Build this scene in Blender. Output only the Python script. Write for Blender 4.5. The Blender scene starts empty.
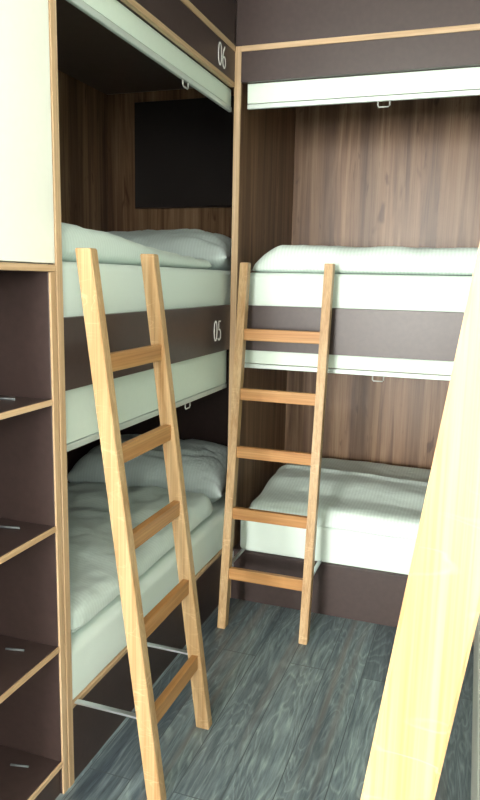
import bpy, bmesh, math, random
from mathutils import Vector, Matrix, noise
random.seed(4)
sc = bpy.context.scene
COL = sc.collection
PI = math.pi

# ------------------------------------------------------------------ materials
def newmat(name):
    m = bpy.data.materials.new(name); m.use_nodes = True
    nt = m.node_tree
    return m, nt, nt.nodes['Principled BSDF']

def N(nt, t, **kw):
    n = nt.nodes.new(t)
    for k, v in kw.items():
        if k in n.inputs: n.inputs[k].default_value = v
        else: setattr(n, k, v)
    return n

def ramp(nt, stops):
    r = nt.nodes.new('ShaderNodeValToRGB')
    el = r.color_ramp.elements
    while len(el) < len(stops): el.new(0.5)
    for e, (p, c) in zip(el, stops):
        e.position = p; e.color = (*c, 1)
    return r

def coords(nt, scale, rot=(0, 0, 0), loc=(0, 0, 0)):
    tc = nt.nodes.new('ShaderNodeTexCoord')
    mp = nt.nodes.new('ShaderNodeMapping')
    mp.inputs['Scale'].default_value = scale
    mp.inputs['Rotation'].default_value = rot
    mp.inputs['Location'].default_value = loc
    nt.links.new(tc.outputs['Object'], mp.inputs['Vector'])
    return mp

def mixc(nt, fac, a, b, mode='MIX'):
    m = nt.nodes.new('ShaderNodeMix'); m.data_type = 'RGBA'; m.blend_type = mode
    for sock, v in ((m.inputs[0], fac), (m.inputs[6], a), (m.inputs[7], b)):
        if hasattr(v, 'is_output'): nt.links.new(v, sock)
        elif isinstance(v, (int, float)): sock.default_value = v
        else: sock.default_value = (*v, 1)
    return m.outputs[2]

def bump(nt, bsdf, h, strength, dist=0.002):
    b = N(nt, 'ShaderNodeBump'); b.inputs['Strength'].default_value = strength
    b.inputs['Distance'].default_value = dist
    nt.links.new(h, b.inputs['Height']); nt.links.new(b.outputs[0], bsdf.inputs['Normal'])

def sc3(axis, along, across):
    return tuple(along if 'xyz'[i] == axis else across for i in range(3))

def wood(name, axis, dark, mid, light, rough=0.45, along=1.4, across=26, flecks=0.0, spec=0.4, bands=False):
    m, nt, b = newmat(name)
    n1 = N(nt, 'ShaderNodeTexNoise', Scale=1.0, Detail=5.0, Roughness=0.6, Distortion=0.6)
    nt.links.new(coords(nt, sc3(axis, along, across)).outputs[0], n1.inputs['Vector'])
    r1 = ramp(nt, [(0.31, dark), (0.5, mid), (0.70, light)])
    nt.links.new(n1.outputs[0], r1.inputs[0])
    n2 = N(nt, 'ShaderNodeTexNoise', Scale=1.0, Detail=3.0, Roughness=0.5)
    nt.links.new(coords(nt, sc3(axis, along * 2.2, across * 8)).outputs[0], n2.inputs['Vector'])
    r2 = ramp(nt, [(0.35, (0.80, 0.78, 0.74)), (0.6, (1, 1, 1))])
    nt.links.new(n2.outputs[0], r2.inputs[0])
    c = mixc(nt, 1.0, r1.outputs[0], r2.outputs[0], 'MULTIPLY')
    if bands:
        nb = N(nt, 'ShaderNodeTexNoise', Scale=1.0, Detail=1.0)
        nt.links.new(coords(nt, sc3(axis, 0.25, 7.0), loc=(5, 3, 1)).outputs[0], nb.inputs['Vector'])
        rb = ramp(nt, [(0.36, (0.62, 0.56, 0.52)), (0.5, (1, 0.97, 0.93)), (0.64, (1.22, 1.2, 1.16))]); nt.links.new(nb.outputs[0], rb.inputs[0])
        c = mixc(nt, 1.0, c, rb.outputs[0], 'MULTIPLY')
        nk = N(nt, 'ShaderNodeTexNoise', Scale=1.0, Detail=2.0, Distortion=0.8)
        nt.links.new(coords(nt, sc3(axis, 5.0, 26.0), loc=(1, 8, 2)).outputs[0], nk.inputs['Vector'])
        rk = ramp(nt, [(0.64, (1, 1, 1)), (0.74, (0.5, 0.42, 0.38))]); nt.links.new(nk.outputs[0], rk.inputs[0])
        c = mixc(nt, 1.0, c, rk.outputs[0], 'MULTIPLY')
    if flecks:
        w = N(nt, 'ShaderNodeTexNoise', Scale=1.0, Detail=2.0, Roughness=0.5, Distortion=1.2)
        nt.links.new(coords(nt, sc3(axis, 24, 5), loc=(2, 4, 6)).outputs[0], w.inputs['Vector'])
        rw = ramp(nt, [(0.482, (0, 0, 0)), (0.50, (1, 1, 1)), (0.518, (0, 0, 0))])
        nt.links.new(w.outputs[0], rw.inputs[0])
        w2 = N(nt, 'ShaderNodeTexNoise', Scale=1.0, Detail=1.0)
        nt.links.new(coords(nt, sc3(axis, 9, 12), loc=(3, 1, 7)).outputs[0], w2.inputs['Vector'])
        rw2 = ramp(nt, [(0.46, (0, 0, 0)), (0.62, (1, 1, 1))])
        nt.links.new(w2.outputs[0], rw2.inputs[0])
        f = mixc(nt, 1.0, rw.outputs[0], rw2.outputs[0], 'MULTIPLY')
        bw = N(nt, 'ShaderNodeMath', operation='MULTIPLY'); bw.inputs[1].default_value = flecks
        sep = N(nt, 'ShaderNodeRGBToBW'); nt.links.new(f, sep.inputs[0]); nt.links.new(sep.outputs[0], bw.inputs[0])
        c = mixc(nt, bw.outputs[0], c, tuple(min(1, v * 1.25 + 0.05) for v in light))
    nt.links.new(c, b.inputs['Base Color'])
    b.inputs['Roughness'].default_value = rough
    b.inputs['Specular IOR Level'].default_value = spec
    bump(nt, b, n2.outputs[0], 0.12, 0.001)
    return m

OAK_D, OAK_M, OAK_L = (0.47, 0.285, 0.125), (0.53, 0.345, 0.170), (0.60, 0.415, 0.225)
M = {}
M['oak_z'] = wood('oak along the rail', 'z', (0.42, 0.235, 0.095), OAK_M, (0.61, 0.425, 0.235), flecks=0.35, along=1.0, across=40)
M['oak_x'] = wood('oak along the rung', 'x', (0.42, 0.190, 0.062), (0.50, 0.250, 0.088), (0.56, 0.315, 0.125))  # same oak as the rails, with warm bounced shade put into the colour
M['edge_x'] = wood('plywood edge along x', 'x', (0.50, 0.33, 0.18), (0.58, 0.40, 0.235), (0.64, 0.47, 0.30))
M['edge_y'] = wood('plywood edge along y', 'y', (0.50, 0.33, 0.18), (0.58, 0.40, 0.235), (0.64, 0.47, 0.30))
M['edge_z'] = wood('plywood edge upright', 'z', (0.50, 0.33, 0.18), (0.58, 0.40, 0.235), (0.64, 0.47, 0.30))
M['walnut'] = wood('walnut decor', 'z', (0.105, 0.052, 0.028), (0.225, 0.132, 0.076), (0.335, 0.225, 0.143),
                   rough=0.38, along=1.1, across=30, bands=True)

def laminate(name, c, rough, var=0.10):
    m, nt, b = newmat(name)
    n = N(nt, 'ShaderNodeTexNoise', Scale=55.0, Detail=4.0)
    nt.links.new(coords(nt, (1, 1, 1)).outputs[0], n.inputs['Vector'])
    r = ramp(nt, [(0.3, tuple(v * (1 - var) for v in c)), (0.7, tuple(v * (1 + var) for v in c))])
    nt.links.new(n.outputs[0], r.inputs[0]); nt.links.new(r.outputs[0], b.inputs['Base Color'])
    b.inputs['Roughness'].default_value = rough
    b.inputs['Specular IOR Level'].default_value = 0.5
    n2 = N(nt, 'ShaderNodeTexNoise', Scale=260.0, Detail=2.0)
    nt.links.new(coords(nt, (1, 1, 1)).outputs[0], n2.inputs['Vector'])
    bump(nt, b, n2.outputs[0], 0.08, 0.0006)
    return m
M['roof'] = laminate('brown roof laminate lightened by haze', (0.105, 0.080, 0.070), 0.38)  # haze under the roof painted in as a lighter brown
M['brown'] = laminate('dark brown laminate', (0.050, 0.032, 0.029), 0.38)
M['white_lam'] = laminate('white laminate', (0.88, 0.89, 0.80), 0.35, 0.01)
M['pale_lam'] = laminate('pale grey laminate', (0.55, 0.55, 0.50), 0.35, 0.02)
M['wall'] = laminate('wall paint', (0.80, 0.79, 0.74), 0.85, 0.02)
M['ceil'] = laminate('ceiling paint', (0.82, 0.82, 0.80), 0.9, 0.02)
M['blind'] = laminate('blind cloth', (0.735, 0.855, 0.755), 0.6, 0.01)

def plain(name, c, rough, metal=0.0, spec=0.5):
    m, nt, b = newmat(name)
    n = N(nt, 'ShaderNodeTexNoise', Scale=90.0, Detail=3.0)
    nt.links.new(coords(nt, (1, 1, 1)).outputs[0], n.inputs['Vector'])
    mr = N(nt, 'ShaderNodeMapRange'); mr.inputs[3].default_value = max(0, rough - 0.05); mr.inputs[4].default_value = rough + 0.05
    nt.links.new(n.outputs[0], mr.inputs[0]); nt.links.new(mr.outputs[0], b.inputs['Roughness'])
    b.inputs['Base Color'].default_value = (*c, 1)
    b.inputs['Metallic'].default_value = metal
    b.inputs['Specular IOR Level'].default_value = spec
    return m
M['rail'] = plain('blind bottom rail aluminium', (0.62, 0.70, 0.66), 0.4, 0.25)
M['metal'] = plain('brushed steel', (0.62, 0.66, 0.68), 0.32, 0.9)
M['pin'] = plain('grey shelf pin', (0.15, 0.165, 0.175), 0.5, 0.1)
M['clip'] = plain('clear plastic pull', (0.50, 0.50, 0.47), 0.25)
M['glass_black'] = plain('black gloss screen', (0.030, 0.026, 0.026), 0.22)
M['digit'] = plain('white lettering', (0.85, 0.84, 0.82), 0.5)
M['frame_white'] = plain('white window frame', (0.8, 0.8, 0.78), 0.4)

def linen(name, c, stripes=None, amt=0.2, wr=0.5):
    m, nt, b = newmat(name)
    n = N(nt, 'ShaderNodeTexNoise', Scale=7.0, Detail=5.0, Roughness=0.55, Distortion=0.7)
    nt.links.new(coords(nt, (1, 1, 1)).outputs[0], n.inputs['Vector'])
    h = n.outputs[0]
    if stripes:
        w = N(nt, 'ShaderNodeTexWave', Scale=1.0, Distortion=0.35); w.wave_type = 'BANDS'; w.bands_direction = stripes.upper()
        w.inputs['Detail'].default_value = 1.0
        nt.links.new(coords(nt, (22, 22, 22)).outputs[0], w.inputs['Vector'])
        r = ramp(nt, [(0.42, tuple(v * (1 - amt) for v in c)), (0.58, c)])
        nt.links.new(w.outputs['Fac'], r.inputs[0]); nt.links.new(r.outputs[0], b.inputs['Base Color'])
    else:
        b.inputs['Base Color'].default_value = (*c, 1)
    b.inputs['Roughness'].default_value = 0.72
    b.inputs['Sheen Weight'].default_value = 0.15
    bump(nt, b, h, wr, 0.018)
    return m
M['sheet'] = linen('fitted sheet', (0.75, 0.865, 0.795), None, wr=0.14)
M['duvet_x'] = linen('striped duvet cotton', (0.735, 0.86, 0.80), 'x', 0.07)
M['duvet_y'] = linen('striped duvet cotton lengthwise', (0.735, 0.86, 0.80), 'y', 0.05)
M['pillow'] = linen('pillow cotton', (0.69, 0.80, 0.79), 'x', 0.05, 0.7)

def floor_mat():
    m, nt, b = newmat('grey blue oak planks')
    tc = coords(nt, (1, 1, 1), rot=(0, 0, PI / 2))
    br = N(nt, 'ShaderNodeTexBrick', Scale=1.0)
    br.inputs['Color1'].default_value = (0.15, 0.15, 0.15, 1); br.inputs['Color2'].default_value = (0.9, 0.9, 0.9, 1)
    br.inputs['Mortar'].default_value = (0, 0, 0, 1)
    br.inputs['Mortar Size'].default_value = 0.0016; br.inputs['Brick Width'].default_value = 1.2
    br.inputs['Row Height'].default_value = 0.135; br.offset = 0.37
    nt.links.new(tc.outputs[0], br.inputs['Vector'])
    # cathedral grain: stretched noise shifted plank by plank, cut into rings
    sep = N(nt, 'ShaderNodeRGBToBW'); nt.links.new(br.outputs['Color'], sep.inputs[0])
    cx = coords(nt, (9.0, 1.6, 1))
    add = N(nt, 'ShaderNodeVectorMath', operation='ADD')
    comb = N(nt, 'ShaderNodeCombineXYZ')
    mu = N(nt, 'ShaderNodeMath', operation='MULTIPLY'); mu.inputs[1].default_value = 17.0
    nt.links.new(sep.outputs[0], mu.inputs[0]); nt.links.new(mu.outputs[0], comb.inputs[1]); nt.links.new(mu.outputs[0], comb.inputs[2])
    nt.links.new(cx.outputs[0], add.inputs[0]); nt.links.new(comb.outputs[0], add.inputs[1])
    n1 = N(nt, 'ShaderNodeTexNoise', Scale=1.0, Detail=3.0, Roughness=0.5, Distortion=0.8)
    nt.links.new(add.outputs[0], n1.inputs['Vector'])
    k = N(nt, 'ShaderNodeMath', operation='MULTIPLY'); k.inputs[1].default_value = 14.0; nt.links.new(n1.outputs[0], k.inputs[0])
    fr = N(nt, 'ShaderNodeMath', operation='FRACT'); nt.links.new(k.outputs[0], fr.inputs[0])
    r1 = ramp(nt, [(0.0, (0.205, 0.262, 0.275)), (0.22, (0.125, 0.162, 0.180)), (0.75, (0.145, 0.190, 0.212)), (1.0, (0.215, 0.272, 0.285))])
    nt.links.new(fr.outputs[0], r1.inputs[0])
    n2 = N(nt, 'ShaderNodeTexNoise', Scale=1.0, Detail=6.0, Roughness=0.7)
    nt.links.new(coords(nt, (85, 7, 1)).outputs[0], n2.inputs['Vector'])
    r2 = ramp(nt, [(0.32, (0.40, 0.43, 0.47)), (0.68, (1.45, 1.42, 1.38))]); nt.links.new(n2.outputs[0], r2.inputs[0])
    c = mixc(nt, 0.85, r1.outputs[0], r2.outputs[0], 'MULTIPLY')
    n5 = N(nt, 'ShaderNodeTexNoise', Scale=1.0, Detail=3.0, Roughness=0.6, Distortion=0.5)
    nt.links.new(coords(nt, (15, 1.1, 1), loc=(4, 1, 0)).outputs[0], n5.inputs['Vector'])
    r5 = ramp(nt, [(0.34, (0.55, 0.57, 0.63)), (0.5, (1, 1, 1)), (0.7, (1.25, 1.25, 1.23))]); nt.links.new(n5.outputs[0], r5.inputs[0])
    c = mixc(nt, 1.0, c, r5.outputs[0], 'MULTIPLY')
    r3 = ramp(nt, [(0.0, (0.46, 0.47, 0.52)), (1.0, (1.50, 1.48, 1.42))]); nt.links.new(sep.outputs[0], r3.inputs[0])
    c = mixc(nt, 1.0, c, r3.outputs[0], 'MULTIPLY')
    n4 = N(nt, 'ShaderNodeTexNoise', Scale=1.0, Detail=2.0)
    nt.links.new(coords(nt, (13, 0.35, 1), loc=(2, 5, 0)).outputs[0], n4.inputs['Vector'])
    r4 = ramp(nt, [(0.55, (0, 0, 0)), (0.68, (1, 1, 1))]); nt.links.new(n4.outputs[0], r4.inputs[0])
    bw = N(nt, 'ShaderNodeRGBToBW'); nt.links.new(r4.outputs[0], bw.inputs[0])
    hm = N(nt, 'ShaderNodeMath', operation='MULTIPLY'); hm.inputs[1].default_value = 0.6; nt.links.new(bw.outputs[0], hm.inputs[0])
    c = mixc(nt, hm.outputs[0], c, (0.205, 0.172, 0.150))
    c = mixc(nt, br.outputs['Fac'], c, (0.07, 0.085, 0.095))
    nt.links.new(c, b.inputs['Base Color'])
    b.inputs['Roughness'].default_value = 0.42; b.inputs['Specular IOR Level'].default_value = 0.5
    bump(nt, b, n2.outputs[0], 0.18, 0.001)
    return m
M['floor'] = floor_mat()

# ------------------------------------------------------------------ geometry
def box(bm, x0, x1, y0, y1, z0, z1, bev=0.0):
    g = bmesh.ops.create_cube(bm, size=1.0)
    for v in g['verts']:
        v.co = Vector(((x0 + x1) / 2 + v.co.x * (x1 - x0), (y0 + y1) / 2 + v.co.y * (y1 - y0), (z0 + z1) / 2 + v.co.z * (z1 - z0)))
    if bev:
        es = list({e for v in g['verts'] for e in v.link_edges})
        bmesh.ops.bevel(bm, geom=es, offset=bev, segments=2, affect='EDGES', profile=0.5)
    return bm

def link(name, bm, mat, parent=None, smooth=False, sub=None):
    bmesh.ops.recalc_face_normals(bm, faces=bm.faces)
    if parent is not None and sub is None:
        bmesh.ops.translate(bm, verts=bm.verts, vec=-parent.location)
    elif parent is None:
        xs = [v.co for v in bm.verts]
        base = Vector(((min(c.x for c in xs) + max(c.x for c in xs)) / 2, (min(c.y for c in xs) + max(c.y for c in xs)) / 2, min(c.z for c in xs)))
        bmesh.ops.translate(bm, verts=bm.verts, vec=-base)
    me = bpy.data.meshes.new(name); bm.to_mesh(me); bm.free()
    me.materials.append(mat)
    if smooth:
        for p in me.polygons: p.use_smooth = True
    o = bpy.data.objects.new(name, me); COL.objects.link(o)
    if parent is not None: o.parent = parent
    else: o.location = base
    return o

def bx(name, mat, parent, x0, x1, y0, y1, z0, z1, bev=0.0015):
    return link(name, box(bmesh.new(), x0, x1, y0, y1, z0, z1, bev), mat, parent)

def bx_sub(name, mat, root, part, x0, x1, y0, y1, z0, z1, bev=0.0015):
    """a sub-part: same frame as the root (its parts carry no offset of their own)"""
    o = bx(name, mat, root, x0, x1, y0, y1, z0, z1, bev)
    o.parent = part
    return o

def struct(name, mat, x0, x1, y0, y1, z0, z1):
    o = bx(name, mat, None, x0, x1, y0, y1, z0, z1, 0)
    o['kind'] = 'structure'
    return o

def tag(o, label, cat, group=None):
    o['label'] = label; o['category'] = cat
    if group: o['group'] = group
    return o

def thing(name, label, cat, loc, group=None):
    o = bpy.data.objects.new(name, None); COL.objects.link(o)
    o.empty_display_size = 0.1; o.location = loc
    return tag(o, label, cat, group)

def rounded_rect(x0, x1, y0, y1, r, n=8, seg=24):
    pts = []
    for cx, cy, a0 in ((x1 - r, y1 - r, 0), (x0 + r, y1 - r, PI / 2), (x0 + r, y0 + r, PI), (x1 - r, y0 + r, 1.5 * PI)):
        for i in range(n + 1):
            a = a0 + PI / 2 * i / n
            pts.append((cx + r * math.cos(a), cy + r * math.sin(a)))
    return pts

def mattress(name, x0, x1, y0, y1, z0, z1, rp, re, mat):
    rb = 0.007
    bm = bmesh.new(); rings = []
    lv = []
    for i in range(7):
        a = PI / 2 * i / 6; lv.append((rb * (1 - math.sin(a)), z0 + rb * (1 - math.cos(a))))
    for i in range(7):
        a = PI / 2 * i / 6; lv.append((re * (1 - math.cos(a)), z1 - re * (1 - math.sin(a))))
    for inset, z in lv:
        p = rounded_rect(x0 + inset, x1 - inset, y0 + inset, y1 - inset, max(0.004, rp - inset))
        rings.append([bm.verts.new((x, y, z)) for x, y in p])
    for a, b in zip(rings, rings[1:]):
        for i in range(len(a)):
            j = (i + 1) % len(a); bm.faces.new((a[i], a[j], b[j], b[i]))
    bm.faces.new(rings[0][::-1]); bm.faces.new(rings[-1])
    o = link(name, bm, mat, None, True)
    return o

def soft_slab(x0, x1, y0, y1, zb, hf, r, nx=70, ny=40, wob=0.012, wr=0.008, seed=0, rp=2.6, sk=0.0, zmf=0.34, drop=None):
    """folded duvet: rounded closed slab lying on zb; hf(s,t) gives its thickness"""
    bm = bmesh.new(); top = []; bot = []
    hx, hy = (x1 - x0) / 2, (y1 - y0) / 2; cx, cy = (x0 + x1) / 2, (y0 + y1) / 2
    def warp(u):                       # denser towards the rims
        return math.copysign(1 - (1 - abs(u)) ** 1.7, u)
    for j in range(ny + 1):
        tr, br_ = [], []
        for i in range(nx + 1):
            u, v = warp(-1 + 2 * i / nx), warp(-1 + 2 * j / ny)
            dx, dy = (1 - abs(u)) * hx, (1 - abs(v)) * hy
            d = min(1.0, dx / r) ; e = min(1.0, dy / r)
            q = max(0.0, 1 - ((1 - d) ** rp + (1 - e) ** rp)) ** (1 / 2.2)
            px, py = cx + u * hx, cy + v * hy
            edge = 1 - min(1, min(dx, dy) / (r * 2))
            w = noise.noise(Vector((px * 3.1 + seed, py * 3.1, seed * 1.7)))
            w2 = noise.noise(Vector((px * 5 - seed, py * 5 + 9, seed)))
            px += wob * edge * w; py += wob * edge * w2 + sk * (px - cx)
            h = hf((u + 1) / 2, (v + 1) / 2)
            n = noise.fractal(Vector((px * 4.5 + seed, py * 4.5 - seed, 0.3)), 1.0, 2.0, 4) * wr
            zm = zmf * h
            dz = drop(px, py) if drop else 0.0
            tr.append(bm.verts.new((px, py, zb + zm + (h - zm) * q + n * q - dz)))
            br_.append(bm.verts.new((px, py, zb + zm * (1 - q) - dz)))
        top.append(tr); bot.append(br_)
    for j in range(ny):
        for i in range(nx):
            bm.faces.new((top[j][i], top[j][i + 1], top[j + 1][i + 1], top[j + 1][i]))
            bm.faces.new((bot[j][i], bot[j + 1][i], bot[j + 1][i + 1], bot[j][i + 1]))
    bmesh.ops.remove_doubles(bm, verts=bm.verts, dist=0.0004)
    rim = [e for e in bm.edges if e.is_boundary]
    if rim: bmesh.ops.holes_fill(bm, edges=rim, sides=0)
    return bm

def pillow_bm(cx, cy, hx, hy, zb, h, rot=0.0, seed=0, tilt=0.0, n=44):
    bm = bmesh.new(); T = []; B = []
    cr, sr = math.cos(rot), math.sin(rot)
    for j in range(n + 1):
        a, b = [], []
        for i in range(n + 1):
            u, v = math.sin(PI / 2 * (-1 + 2 * i / n)), math.sin(PI / 2 * (-1 + 2 * j / n))
            q = (max(0, 1 - abs(u) ** 5.5) ** 0.5) * (max(0, 1 - abs(v) ** 3.0) ** 0.5)
            x = hx * u * (1 - 0.07 * (1 - v * v)); y = hy * v * (1 - 0.08 * (1 - u * u))
            wv = noise.fractal(Vector((x * 6 + seed, y * 6 - seed, 0.7)), 1.0, 2.1, 4)
            crease = abs(noise.noise(Vector((u * 2.1 + seed, v * 3.0, 3.3))))
            zt = h * 0.30 + h * 0.70 * q + (wv * 0.014 - (0.02 * max(0, 0.18 - crease) / 0.18)) * q
            zbm = h * 0.30 * (1 - min(1, q * 1.5))
            X, Y = cx + cr * x - sr * y, cy + sr * x + cr * y
            lift = tilt * (v * 0.5 + 0.5)
            a.append(bm.verts.new((X, Y, zb + zt + lift))); b.append(bm.verts.new((X, Y, zb + zbm + lift * 0.0)))
        T.append(a); B.append(b)
    for j in range(n):
        for i in range(n):
            bm.faces.new((T[j][i], T[j][i + 1], T[j + 1][i + 1], T[j + 1][i]))
            bm.faces.new((B[j][i], B[j + 1][i], B[j + 1][i + 1], B[j][i + 1]))
    bmesh.ops.remove_doubles(bm, verts=bm.verts, dist=0.0004)
    rim = [e for e in bm.edges if e.is_boundary]
    if rim: bmesh.ops.holes_fill(bm, edges=rim, sides=0)
    return bm

def tube(pts, r, n=10):
    bm = bmesh.new(); rings = []
    for k, p in enumerate(pts):
        p = Vector(p)
        d = (Vector(pts[min(k + 1, len(pts) - 1)]) - Vector(pts[max(k - 1, 0)])).normalized()
        ref = Vector((0, 0, 1)) if abs(d.z) < 0.9 else Vector((1, 0, 0))
        s = d.cross(ref).normalized(); t = s.cross(d)
        rings.append([bm.verts.new(p + r * (math.cos(2 * PI * i / n) * s + math.sin(2 * PI * i / n) * t)) for i in range(n)])
    for a, b in zip(rings, rings[1:]):
        for i in range(n): bm.faces.new((a[i], a[(i + 1) % n], b[(i + 1) % n], b[i]))
    bm.faces.new(rings[0]); bm.faces.new(rings[-1][::-1])
    return bm

# ------------------------------------------------------------------ the room
CEIL = 2.72
XR = 1.070                                   # front plane of the right-hand bunk
struct('floor', M['floor'], -0.95, 2.05, -9.00, 0.96, -0.05, 0.0)
struct('ceiling', M['ceil'], -0.95, 2.05, -9.00, 0.96, CEIL, CEIL + 0.05)
struct('wall_left', M['wall'], -0.95, -0.89, -9.00, 0.96, 0, CEIL)
SY0, SY1, SZ0, SZ1 = -5.6, -3.6, 1.50, 2.62      # unseen side window, added to light the left-hand fronts
wr = bmesh.new()
box(wr, 1.99, 2.05, -9.00, SY0, 0, CEIL); box(wr, 1.99, 2.05, SY1, 0.96, 0, CEIL)
box(wr, 1.99, 2.05, SY0, SY1, 0, SZ0); box(wr, 1.99, 2.05, SY0, SY1, SZ1, CEIL)
o = link('wall_right', wr, M['wall']); o['kind'] = 'structure'
wf = bmesh.new(); t = 0.05
box(wf, 2.0, 2.04, SY0, SY1, SZ0, SZ0 + t); box(wf, 2.0, 2.04, SY0, SY1, SZ1 - t, SZ1)
for ya in (SY0, (SY0 + SY1) / 2 - t / 2, SY1 - t): box(wf, 2.0, 2.04, ya, ya + t, SZ0 + t, SZ1 - t)
o = link('added_side_window', wf, M['frame_white']); o['kind'] = 'structure'
struct('wall_back', M['wall'], -0.89, 1.99, 0.90, 0.96, 0, CEIL)
WX0, WX1, WZ0, WZ1 = -0.62, 0.68, 0.50, 2.60
wr = bmesh.new()
box(wr, -0.89, WX0, -9.00, -8.90, 0, CEIL); box(wr, WX1, 1.99, -9.00, -8.90, 0, CEIL)
box(wr, WX0, WX1, -9.00, -8.90, 0, WZ0); box(wr, WX0, WX1, -9.00, -8.90, WZ1, CEIL)
o = link('wall_rear', wr, M['wall']); o['kind'] = 'structure'
wf = bmesh.new(); t = 0.05
box(wf, WX0, WX1, -8.98, -8.92, WZ0, WZ0 + t); box(wf, WX0, WX1, -8.98, -8.92, WZ1 - t, WZ1)
for xa in (WX0, (WX0 + WX1) / 2 - t / 2, WX1 - t): box(wf, xa, xa + t, -8.98, -8.92, WZ0 + t, WZ1 - t)
o = link('window_1', wf, M['frame_white']); o['kind'] = 'structure'

# ------------------------------------------------------------------ bunks
ZT0, ZT1 = 2.306, 2.327        # oak strip under the fascia
def digits(txt, root, part, y, z):
    cu = bpy.data.curves.new('lettering', 'FONT'); cu.body = txt; cu.size = 0.112; cu.extrude = 0.0008; cu.offset = -0.0022
    cu.space_character = 0.98; cu.align_x = 'CENTER'
    ob = bpy.data.objects.new('lettering', cu); COL.objects.link(ob)
    bpy.context.view_layer.update()
    me = bpy.data.meshes.new_from_object(ob.evaluated_get(bpy.context.evaluated_depsgraph_get()))
    bpy.data.objects.remove(ob); bpy.data.curves.remove(cu)
    bm = bmesh.new(); bm.from_mesh(me); bpy.data.meshes.remove(me)
    ys = [v.co.y for v in bm.verts]; y0, y1 = min(ys), max(ys)
    for v in bm.verts:
        v.co = Vector((0.0012 + v.co.z, y + v.co.x * 0.80, z - 0.041 + (v.co.y - y0) / (y1 - y0) * 0.082))
    o = link('bunk_number', bm, M['digit'], root); o.parent = part
    o['label'] = 'white number %s on the dark board' % txt
    return o

def tall_bunk_left():
    r = thing('bunk_bed', 'built-in two-tier bunk numbered 05 and 06 along the left wall', 'bunk bed', (-0.43, -0.40, 0))
    y0, y1 = -1.242, 0.484
    bx('back_panel', M['walnut'], r, -0.885, -0.855, y0, y1, 1.2925, 2.32)
    bx('head_panel', M['walnut'], r, -0.885, -0.002, y1, y1 + 0.02, 1.2925, 2.32)
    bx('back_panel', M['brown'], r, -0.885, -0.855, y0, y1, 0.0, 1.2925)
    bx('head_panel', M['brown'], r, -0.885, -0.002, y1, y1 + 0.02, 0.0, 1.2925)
    p = bx('foot_panel', M['brown'], r, -0.885, -0.010, -1.266, y0, 0.0, CEIL - 0.002)
    bx_sub('edge_strip', M['edge_z'], r, p, -0.010, 0.001, -1.2655, -1.241, 0.0, ZT0, 0.0006)
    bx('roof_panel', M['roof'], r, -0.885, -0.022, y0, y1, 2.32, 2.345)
    b = bx('base_board', M['brown'], r, -0.022, -0.002, y0, -0.0030, 0.0, 0.229)
    q = bx('lower_platform', M['brown'], r, -0.850, -0.012, y0, y1, 0.229, 0.244)
    bx_sub('edge_strip', M['edge_y'], r, q, -0.012, 0.0, y0, -0.003, 0.229, 0.244)
    ub = bx('upper_board', M['brown'], r, -0.020, 0.0, y0, -0.0030, 1.129, 1.316)
    digits('05', r, ub, -0.154, 1.2165)
    bx('upper_platform', M['brown'], r, -0.850, -0.022, y0, y1, 1.280, 1.305)
    tb = bx('top_board', M['brown'], r, -0.020, 0.0, y0, -0.0030, 2.193, ZT0)
    digits('06', r, tb, -0.150, 2.2510)
    bx_sub('edge_strip', M['edge_y'], r, tb, -0.018, 0.001, y0, -0.0030, 2.176, 2.193)
    bx('top_strip', M['edge_y'], r, -0.020, 0.003, y0, -0.0030, ZT0, ZT1)
    bx('fascia', M['brown'], r, -0.020, 0.0, y0, -0.0030, ZT1, CEIL - 0.002)
    return r

def tall_bunk_back():
    r = thing('bunk_bed', 'built-in two-tier walnut bunk across the far end of the room', 'bunk bed', (0.9, 0.45, 0))
    x0, x1 = 0.025, 1.955
    d = bx('divider_panel', M['walnut'], r, 0.0015, x0, 0.010, 0.885, 0.0, ZT1)
    bx_sub('edge_strip', M['edge_z'], r, d, -0.002, 0.0255, -0.002, 0.010, 0.0, ZT1)
    bx('back_panel', M['walnut'], r, x0, x1, 0.855, 0.885, 0.0, 2.32)
    bx('end_panel', M['walnut'], r, x1, x1 + 0.02, 0.0, 0.885, 0.0, ZT0)
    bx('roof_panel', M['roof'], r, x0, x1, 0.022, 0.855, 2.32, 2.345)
    b = bx('base_board', M['brown'], r, x0, x1, 0.002, 0.022, 0.0, 0.229)
    bx('lower_platform', M['brown'], r, x0, x1, 0.006, 0.853, 0.229, 0.234)
    bx('upper_board', M['brown'], r, x0, x1, 0.0, 0.020, 1.129, 1.316)
    bx('upper_platform', M['brown'], r, x0, x1, 0.022, 0.853, 1.280, 1.305)
    bx('top_board', M['brown'], r, x0, x1, 0.0, 0.020, 2.193, ZT0)
    bx('top_strip', M['edge_x'], r, x0, x1 + 0.02, -0.003, 0.020, ZT0, ZT1)
    bx('fascia', M['brown'], r, 0.0005, x1 + 0.02, 0.0, 0.020, ZT1, CEIL - 0.002)
    link('cord', tube([(0.034, -0.004, 0.228), (0.035, -0.006, 0.16), (0.034, -0.005, 0.10)], 0.0022), M['clip'], r, True)
    return r

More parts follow.
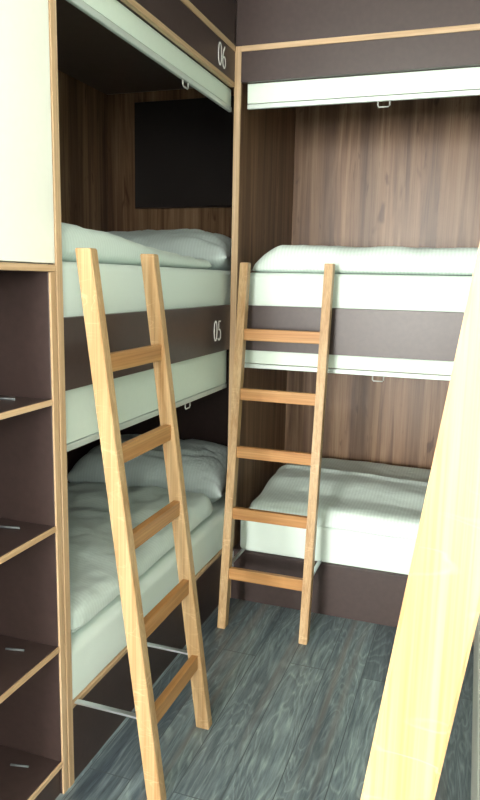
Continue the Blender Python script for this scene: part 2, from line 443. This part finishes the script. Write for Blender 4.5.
def tall_bunk_right():
    r = thing('bunk_bed', 'white-fronted bunk at the right edge, behind the foreground ladder', 'bunk bed', (1.5, -1.3, 0))
    y0, y1 = -2.62, -0.03
    bx('base_board', M['white_lam'], r, XR, XR + 0.02, y0, y1, 0.0, 0.26)
    bx('lower_platform', M['brown'], r, XR + 0.022, 1.96, y0, y1, 0.229, 0.244)
    bx('upper_board', M['white_lam'], r, XR, XR + 0.02, y0, y1, 1.129, 1.316)  # boards above the base made white to bounce light leftward
    bx('upper_platform', M['brown'], r, XR + 0.022, 1.96, y0, y1, 1.280, 1.305)
    bx('back_panel', M['walnut'], r, 1.96, 1.985, y0, y1, 0.0, 2.32)
    p = bx('end_panel', M['brown'], r, XR + 0.012, 1.985, y0 - 0.025, y0, 0.0, 2.327)
    p2 = bx('end_panel', M['walnut'], r, XR + 0.012, 1.985, y1, y1 + 0.025, 0.0, 2.327)
    bx_sub('edge_strip', M['edge_z'], r, p, XR - 0.001, XR + 0.012, y0 - 0.025, y0, 0.0, 2.327)
    bx_sub('edge_strip', M['edge_z'], r, p2, XR - 0.001, XR + 0.012, y1, y1 + 0.025, 0.0, 2.327)
    bx('top_board', M['white_lam'], r, XR, XR + 0.02, y0, y1, 2.193, ZT1)
    bx('fascia', M['white_lam'], r, XR, XR + 0.02, y0, y1, ZT1, CEIL - 0.002)
    return r
tall_bunk_left(); tall_bunk_back(); tall_bunk_right()

# ------------------------------------------------------------------ shelf unit and cupboard on the left
def shelf_unit():
    y0, y1 = -2.15, -1.270
    r = thing('shelf_unit', 'open dark brown shelving with oak plywood edges at the left edge', 'shelves', (-0.2, -1.7, 0))
    D = -0.42
    for ya, yb in ((y1 - 0.022, y1), (y0, y0 + 0.022)):
        p = bx('side_panel', M['brown'], r, D, -0.006, ya, yb, 0, 1.430)
        bx_sub('edge_strip', M['edge_z'], r, p, -0.006, 0.0, ya, yb, 0, 1.4295)
    p = bx('top_panel', M['brown'], r, D, -0.006, y0, y1, 1.430, 1.447)
    bx_sub('edge_strip', M['edge_y'], r, p, -0.006, 0.001, y0, y1, 1.430, 1.447)
    bx('back_panel', M['brown'], r, D, D + 0.01, y0 + 0.022, y1 - 0.022, 0, 1.430)
    for z in (1.101, 0.768, 0.430, 0.087):
        p = bx('shelf', M['brown'], r, D + 0.011, -0.007, y0 + 0.0225, y1 - 0.0225, z, z + 0.015)
        bx_sub('edge_strip', M['edge_y'], r, p, -0.007, -0.001, y0 + 0.0225, y1 - 0.0225, z, z + 0.015)
        q = link('shelf_pin', tube([(-0.075, y1 - 0.075, z + 0.0182), (-0.125, y1 - 0.085, z + 0.0182)], 0.003), M['pin'], r, True)
        q.parent = p; q['label'] = 'small grey metal pin lying at the shelf corner'
    bx('plinth', M['brown'], r, -0.03, -0.012, y0 + 0.0225, y1 - 0.0225, 0, 0.086)
    return r
shelf_unit()
def wall_cupboard():
    y0, y1 = -2.15, -1.2685
    r = thing('cupboard', 'white upper cupboard directly above the open brown shelving', 'cupboard', (-0.2, -1.7, 1.448))
    bx('body', M['white_lam'], r, -0.42, -0.020, y0, y1, 1.448, CEIL - 0.002)
    bx('door', M['white_lam'], r, -0.020, -0.001, y0 + 0.002, y1 - 0.001, 1.450, CEIL - 0.006)
    return r
wall_cupboard()

# ------------------------------------------------------------------ roller blinds
def blind(axis, a0, a1, plane, ztop, zbot, pull, label):
    """axis: the direction the blind runs along; plane: where its front stands"""
    s = -1 if axis == 'y' else 1           # depth direction into the bunk
    def B(c0, c1, d0, d1, z0, z1, bev=0.001):
        d0, d1 = plane + s * d0, plane + s * d1
        return (min(d0, d1), max(d0, d1), c0, c1, z0, z1, bev) if axis == 'y' else (c0, c1, min(d0, d1), max(d0, d1), z0, z1, bev)
    mid = (a0 + a1) / 2
    r = thing('roller_blind', label, 'blind', (plane, mid, zbot) if axis == 'y' else (mid, plane, zbot), 'white roller blinds of the bunks')
    bx('blind_cloth', M['blind'], r, *B(a0, a1, 0.004, 0.010, zbot + 0.0215, ztop))
    bx('bottom_rail', M['rail'], r, *B(a0, a1, 0.0, 0.014, zbot, zbot + 0.019, 0.003))
    w = 0.022
    P = [(-w, 0.002), (-w, -0.016), (-w * 0.8, -0.021), (w * 0.8, -0.021), (w, -0.016), (w, 0.002)]
    pts = [((plane + s * 0.006, pull + a, zbot + z) if axis == 'y' else (pull + a, plane + s * 0.006, zbot + z)) for a, z in P]
    link('pull', tube(pts, 0.0028, 8), M['clip'], r, True)
    return r
blind('y', -1.240, 0.030, -0.022, 2.176, 2.090, -0.425, 'white roller blind over the upper berth 06, nearly rolled up')
blind('y', -1.240, 0.030, -0.022, 1.128, 0.957, -0.385, 'white roller blind below the 05 board, lowered further than the rest')
blind('x', 0.045, 1.94, 0.024, 2.192, 2.096, 0.589, 'white roller blind at the top of the far bunk')
blind('x', 0.045, 1.94, 0.024, 1.128, 1.050, 0.625, 'white roller blind above the lower berth of the far bunk')

r = thing('roller_blind', 'white roller blind added to bounce light, over the lower berth at the right edge', 'blind', (XR + 0.01, -1.3, 0.27))  # this blind and the next are added as bounce surfaces for the left side
bx('blind_cloth', M['blind'], r, XR + 0.006, XR + 0.012, -2.60, -0.05, 0.289, 1.128)
bx('bottom_rail', M['rail'], r, XR + 0.002, XR + 0.016, -2.60, -0.05, 0.27, 0.289, 0.003)
r = thing('roller_blind', 'white roller blind added to bounce light, over the upper berth at the right edge', 'blind', (XR + 0.01, -1.3, 1.33))
bx('blind_cloth', M['blind'], r, XR + 0.006, XR + 0.012, -2.60, -0.05, 1.349, 2.192)
bx('bottom_rail', M['rail'], r, XR + 0.002, XR + 0.016, -2.60, -0.05, 1.33, 1.349, 0.003)
# ------------------------------------------------------------------ beds
def bed(o, lab, cat, grp=None): return tag(o, lab, cat, grp)
bed(mattress('mattress', -0.845, -0.006, -1.2405, 0.30, 0.2445, 0.400, 0.022, 0.028, M['sheet']), 'white sheeted mattress on the lower left berth beside the near ladder', 'mattress')
bed(mattress('mattress', -0.845, -0.030, -1.236, 0.30, 1.306, 1.458, 0.09, 0.024, M['sheet']), 'white sheeted mattress on the upper left berth above board 05', 'mattress')
bed(mattress('mattress', 0.048, 1.93, 0.008, 0.85, 0.235, 0.398, 0.05, 0.030, M['sheet']), 'white sheeted mattress on the lower berth of the far bunk', 'mattress')
bed(mattress('mattress', 0.048, 1.93, 0.028, 0.85, 1.306, 1.452, 0.05, 0.024, M['sheet']), 'white sheeted mattress on the upper berth of the far bunk', 'mattress')

def step(a, b, x):
    t = max(0, min(1, (x - a) / (b - a))); return t * t * (3 - 2 * t)
# far bunk, lower: duvet folded double, the upper layer set back behind a piped edge
def h_low(s, t):
    k = t + 0.13 * s - 0.05 * math.sin(4 * s)
    return 0.070 + 0.034 * step(0.20, 0.40, k) + 0.012 * math.exp(-((k - 0.58) / 0.018) ** 2) - 0.006 * step(0.59, 0.66, k) + 0.004 * math.sin(7 * s + 2 * t)
dv = link('duvet', soft_slab(0.085, 1.60, 0.001, 0.825, 0.399, h_low, 0.085, seed=3, wr=0.006, nx=130, ny=90, zmf=0.22,
          drop=lambda x, y: 0.016 * step(0.030, 0.0, y) * step(0.15, 0.5, x)), M['duvet_x'], None, True)
tag(dv, 'white striped folded duvet on the lower berth of the far bunk', 'duvet')
dv = link('duvet', soft_slab(0.060, 1.60, 0.034, 0.825, 1.453, lambda s, t: 0.052 + 0.060 * step(0.0, 0.085, s) + 0.004 * math.sin(9 * s), 0.085, seed=8, wr=0.010, nx=130, ny=70, zmf=0.16), M['duvet_x'], None, True)
tag(dv, 'white folded duvet on the upper berth of the far bunk', 'duvet')
dv = link('duvet', soft_slab(-0.82, -0.028, -1.225, -0.03, 0.401, lambda s, t: 0.105 - 0.02 * t + 0.012 * math.sin(5 * t + 3 * s), 0.10, seed=12, wr=0.030, nx=60, ny=90, sk=0.0), M['duvet_y'], None, True)
tag(dv, 'crumpled pale duvet on the dim lower left berth', 'duvet')
dv = link('duvet', soft_slab(-0.80, -0.070, -1.225, -0.015, 1.459, lambda s, t: 0.105 - 0.060 * step(0.22, 0.85, t), 0.06, seed=15, wr=0.012, nx=60, ny=90), M['duvet_y'], None, True)
tag(dv, 'white duvet on the upper left berth, sloping down to the pillow', 'duvet')

pl = link('pillow', pillow_bm(-0.440, 0.225, 0.395, 0.225, 0.401, 0.22, 0.05, 2, 0.03), M['pillow'], None, True)
tag(pl, 'bluish white pillow at the far end of the dim lower left berth', 'pillow')
pl = link('pillow', pillow_bm(-0.440, 0.225, 0.400, 0.225, 1.459, 0.175, 0.05, 6, 0.01), M['pillow'], None, True)
tag(pl, 'white pillow on the upper left berth below the black screen', 'pillow')

# black screen on the head wall of the upper left berth
r = thing('wall_screen', 'black glossy screen on the head wall of the upper left berth', 'screen', (-0.38, 0.482, 1.762))
bx('panel', M['brown'], r, -0.690, -0.060, 0.462, 0.4835, 1.764, 2.268)
bx('display', M['glass_black'], r, -0.686, -0.064, 0.454, 0.462, 1.768, 2.264)

# ------------------------------------------------------------------ ladders
def make_ladder(label):
    r = thing('bunk_ladder', label, 'ladder', (0, 0, 0), 'oak bunk ladders')
    H, LEAN, D = 1.489, 0.1304, 0.044
    yb = lambda z: 0.020 + LEAN * z          # bed side of the rails (bed plane at y = 0.25)
    for x0, x1 in ((-0.190, -0.156), (0.156, 0.190)):
        bm = bmesh.new()
        vs = [bm.verts.new((x, yb(z) - d, z)) for z in (0, H) for x in (x0, x1) for d in (D, 0)]
        for f in ((0, 1, 3, 2), (4, 6, 7, 5), (0, 2, 6, 4), (1, 5, 7, 3), (0, 4, 5, 1), (2, 3, 7, 6)):
            bm.faces.new([vs[k] for k in f])
        bmesh.ops.bevel(bm, geom=bm.edges[:], offset=0.0022, segments=2, affect='EDGES')
        link('rail', bm, M['oak_z'], r)
        zc = 0.243
        link('steel_bar', box(bmesh.new(), (x0 + x1) / 2 - 0.008, (x0 + x1) / 2 + 0.008, yb(zc) - 0.002, 0.2495, zc - 0.003, zc + 0.003, 0.0008), M['metal'], r)
    for z in (1.226, 0.986, 0.751, 0.500, 0.251):
        bm = bmesh.new(); y = yb(z - 0.023) - 0.034
        box(bm, -0.1565, 0.1565, y, y + 0.022, z - 0.047, z, 0.002)
        link('rung', bm, M['oak_x'], r)
    return r
def copy_tree(o, label):
    c = o.copy(); COL.objects.link(c); c['label'] = label
    for ch in o.children:
        k = ch.copy(); COL.objects.link(k); k.parent = c
    return c
bpy.context.view_layer.update()
l1 = make_ladder('oak ladder leaning on the left bunk, its two rails fully in view at left')
l2 = copy_tree(l1, 'oak ladder standing in the corner against the far bunk')
l3 = copy_tree(l1, 'large blurred-close oak ladder rail crossing the right foreground')
l3['label'] = 'oak ladder in the right foreground, one pale close-up rail crossing the corner'
l1.location = (0.25, -1.050, 0); l1.rotation_euler = (0, 0, PI / 2)
l2.location = (0.254, -0.25, 0)
l3.location = (XR - 0.25, -2.145, 0); l3.rotation_euler = (0, 0, -PI / 2)

# ------------------------------------------------------------------ light
def area(name, loc, rot, sx, sy, power, col):
    L = bpy.data.lights.new(name, 'AREA'); L.shape = 'RECTANGLE'; L.size = sx; L.size_y = sy
    L.energy = power; L.color = col
    o = bpy.data.objects.new(name, L); COL.objects.link(o); o.location = loc; o.rotation_euler = rot
    return o
area('window_daylight', ((WX0 + WX1) / 2, -9.03, (WZ0 + WZ1) / 2), (PI / 2, 0, 0), 1.25, 2.05, 500, (1.0, 0.985, 0.93))
area('added_ceiling_fill', (0.75, -3.1, CEIL - 0.03), (0, 0, 0), 0.45, 0.45, 6, (1.0, 0.95, 0.85))  # unseen fill, added to brighten the cupboard and upper fronts
area('added_side_light', (2.07, (SY0 + SY1) / 2, (SZ0 + SZ1) / 2), (PI / 2, 0, PI / 2), 1.9, 1.05, 130, (1.0, 0.985, 0.93))  # light of the added side window, lifts surfaces facing right
w = bpy.data.worlds.new('World'); sc.world = w; w.use_nodes = True
bg = w.node_tree.nodes['Background']; bg.inputs[0].default_value = (0.85, 0.93, 1.0, 1); bg.inputs[1].default_value = 1.5

# ------------------------------------------------------------------ camera
F, CX, CY, CZ = 684.663, 0.9864, -2.7342, 1.42
yaw, pit, rol = (math.radians(a) for a in (18.91, 9.952, 1.215))
fw = Vector((-math.sin(yaw) * math.cos(pit), math.cos(yaw) * math.cos(pit), -math.sin(pit)))
rt = Vector((math.cos(yaw), math.sin(yaw), 0)); up = rt.cross(fw)
r2 = rt * math.cos(rol) + up * math.sin(rol); u2 = -rt * math.sin(rol) + up * math.cos(rol)
cd = bpy.data.cameras.new('Camera'); cam = bpy.data.objects.new('Camera', cd); COL.objects.link(cam)
mw = Matrix((r2, u2, -fw)).transposed().to_4x4(); mw.translation = Vector((CX, CY, CZ)); cam.matrix_world = mw
cd.sensor_fit = 'VERTICAL'; cd.sensor_height = 36.0; cd.lens = F * 36.0 / 800.0; cd.clip_start = 0.02
sc.camera = cam
vs = sc.view_settings
vs.view_transform = 'Standard'; vs.look = 'None'; vs.gamma = 1.0; vs.use_curve_mapping = False; vs.exposure = 0.6
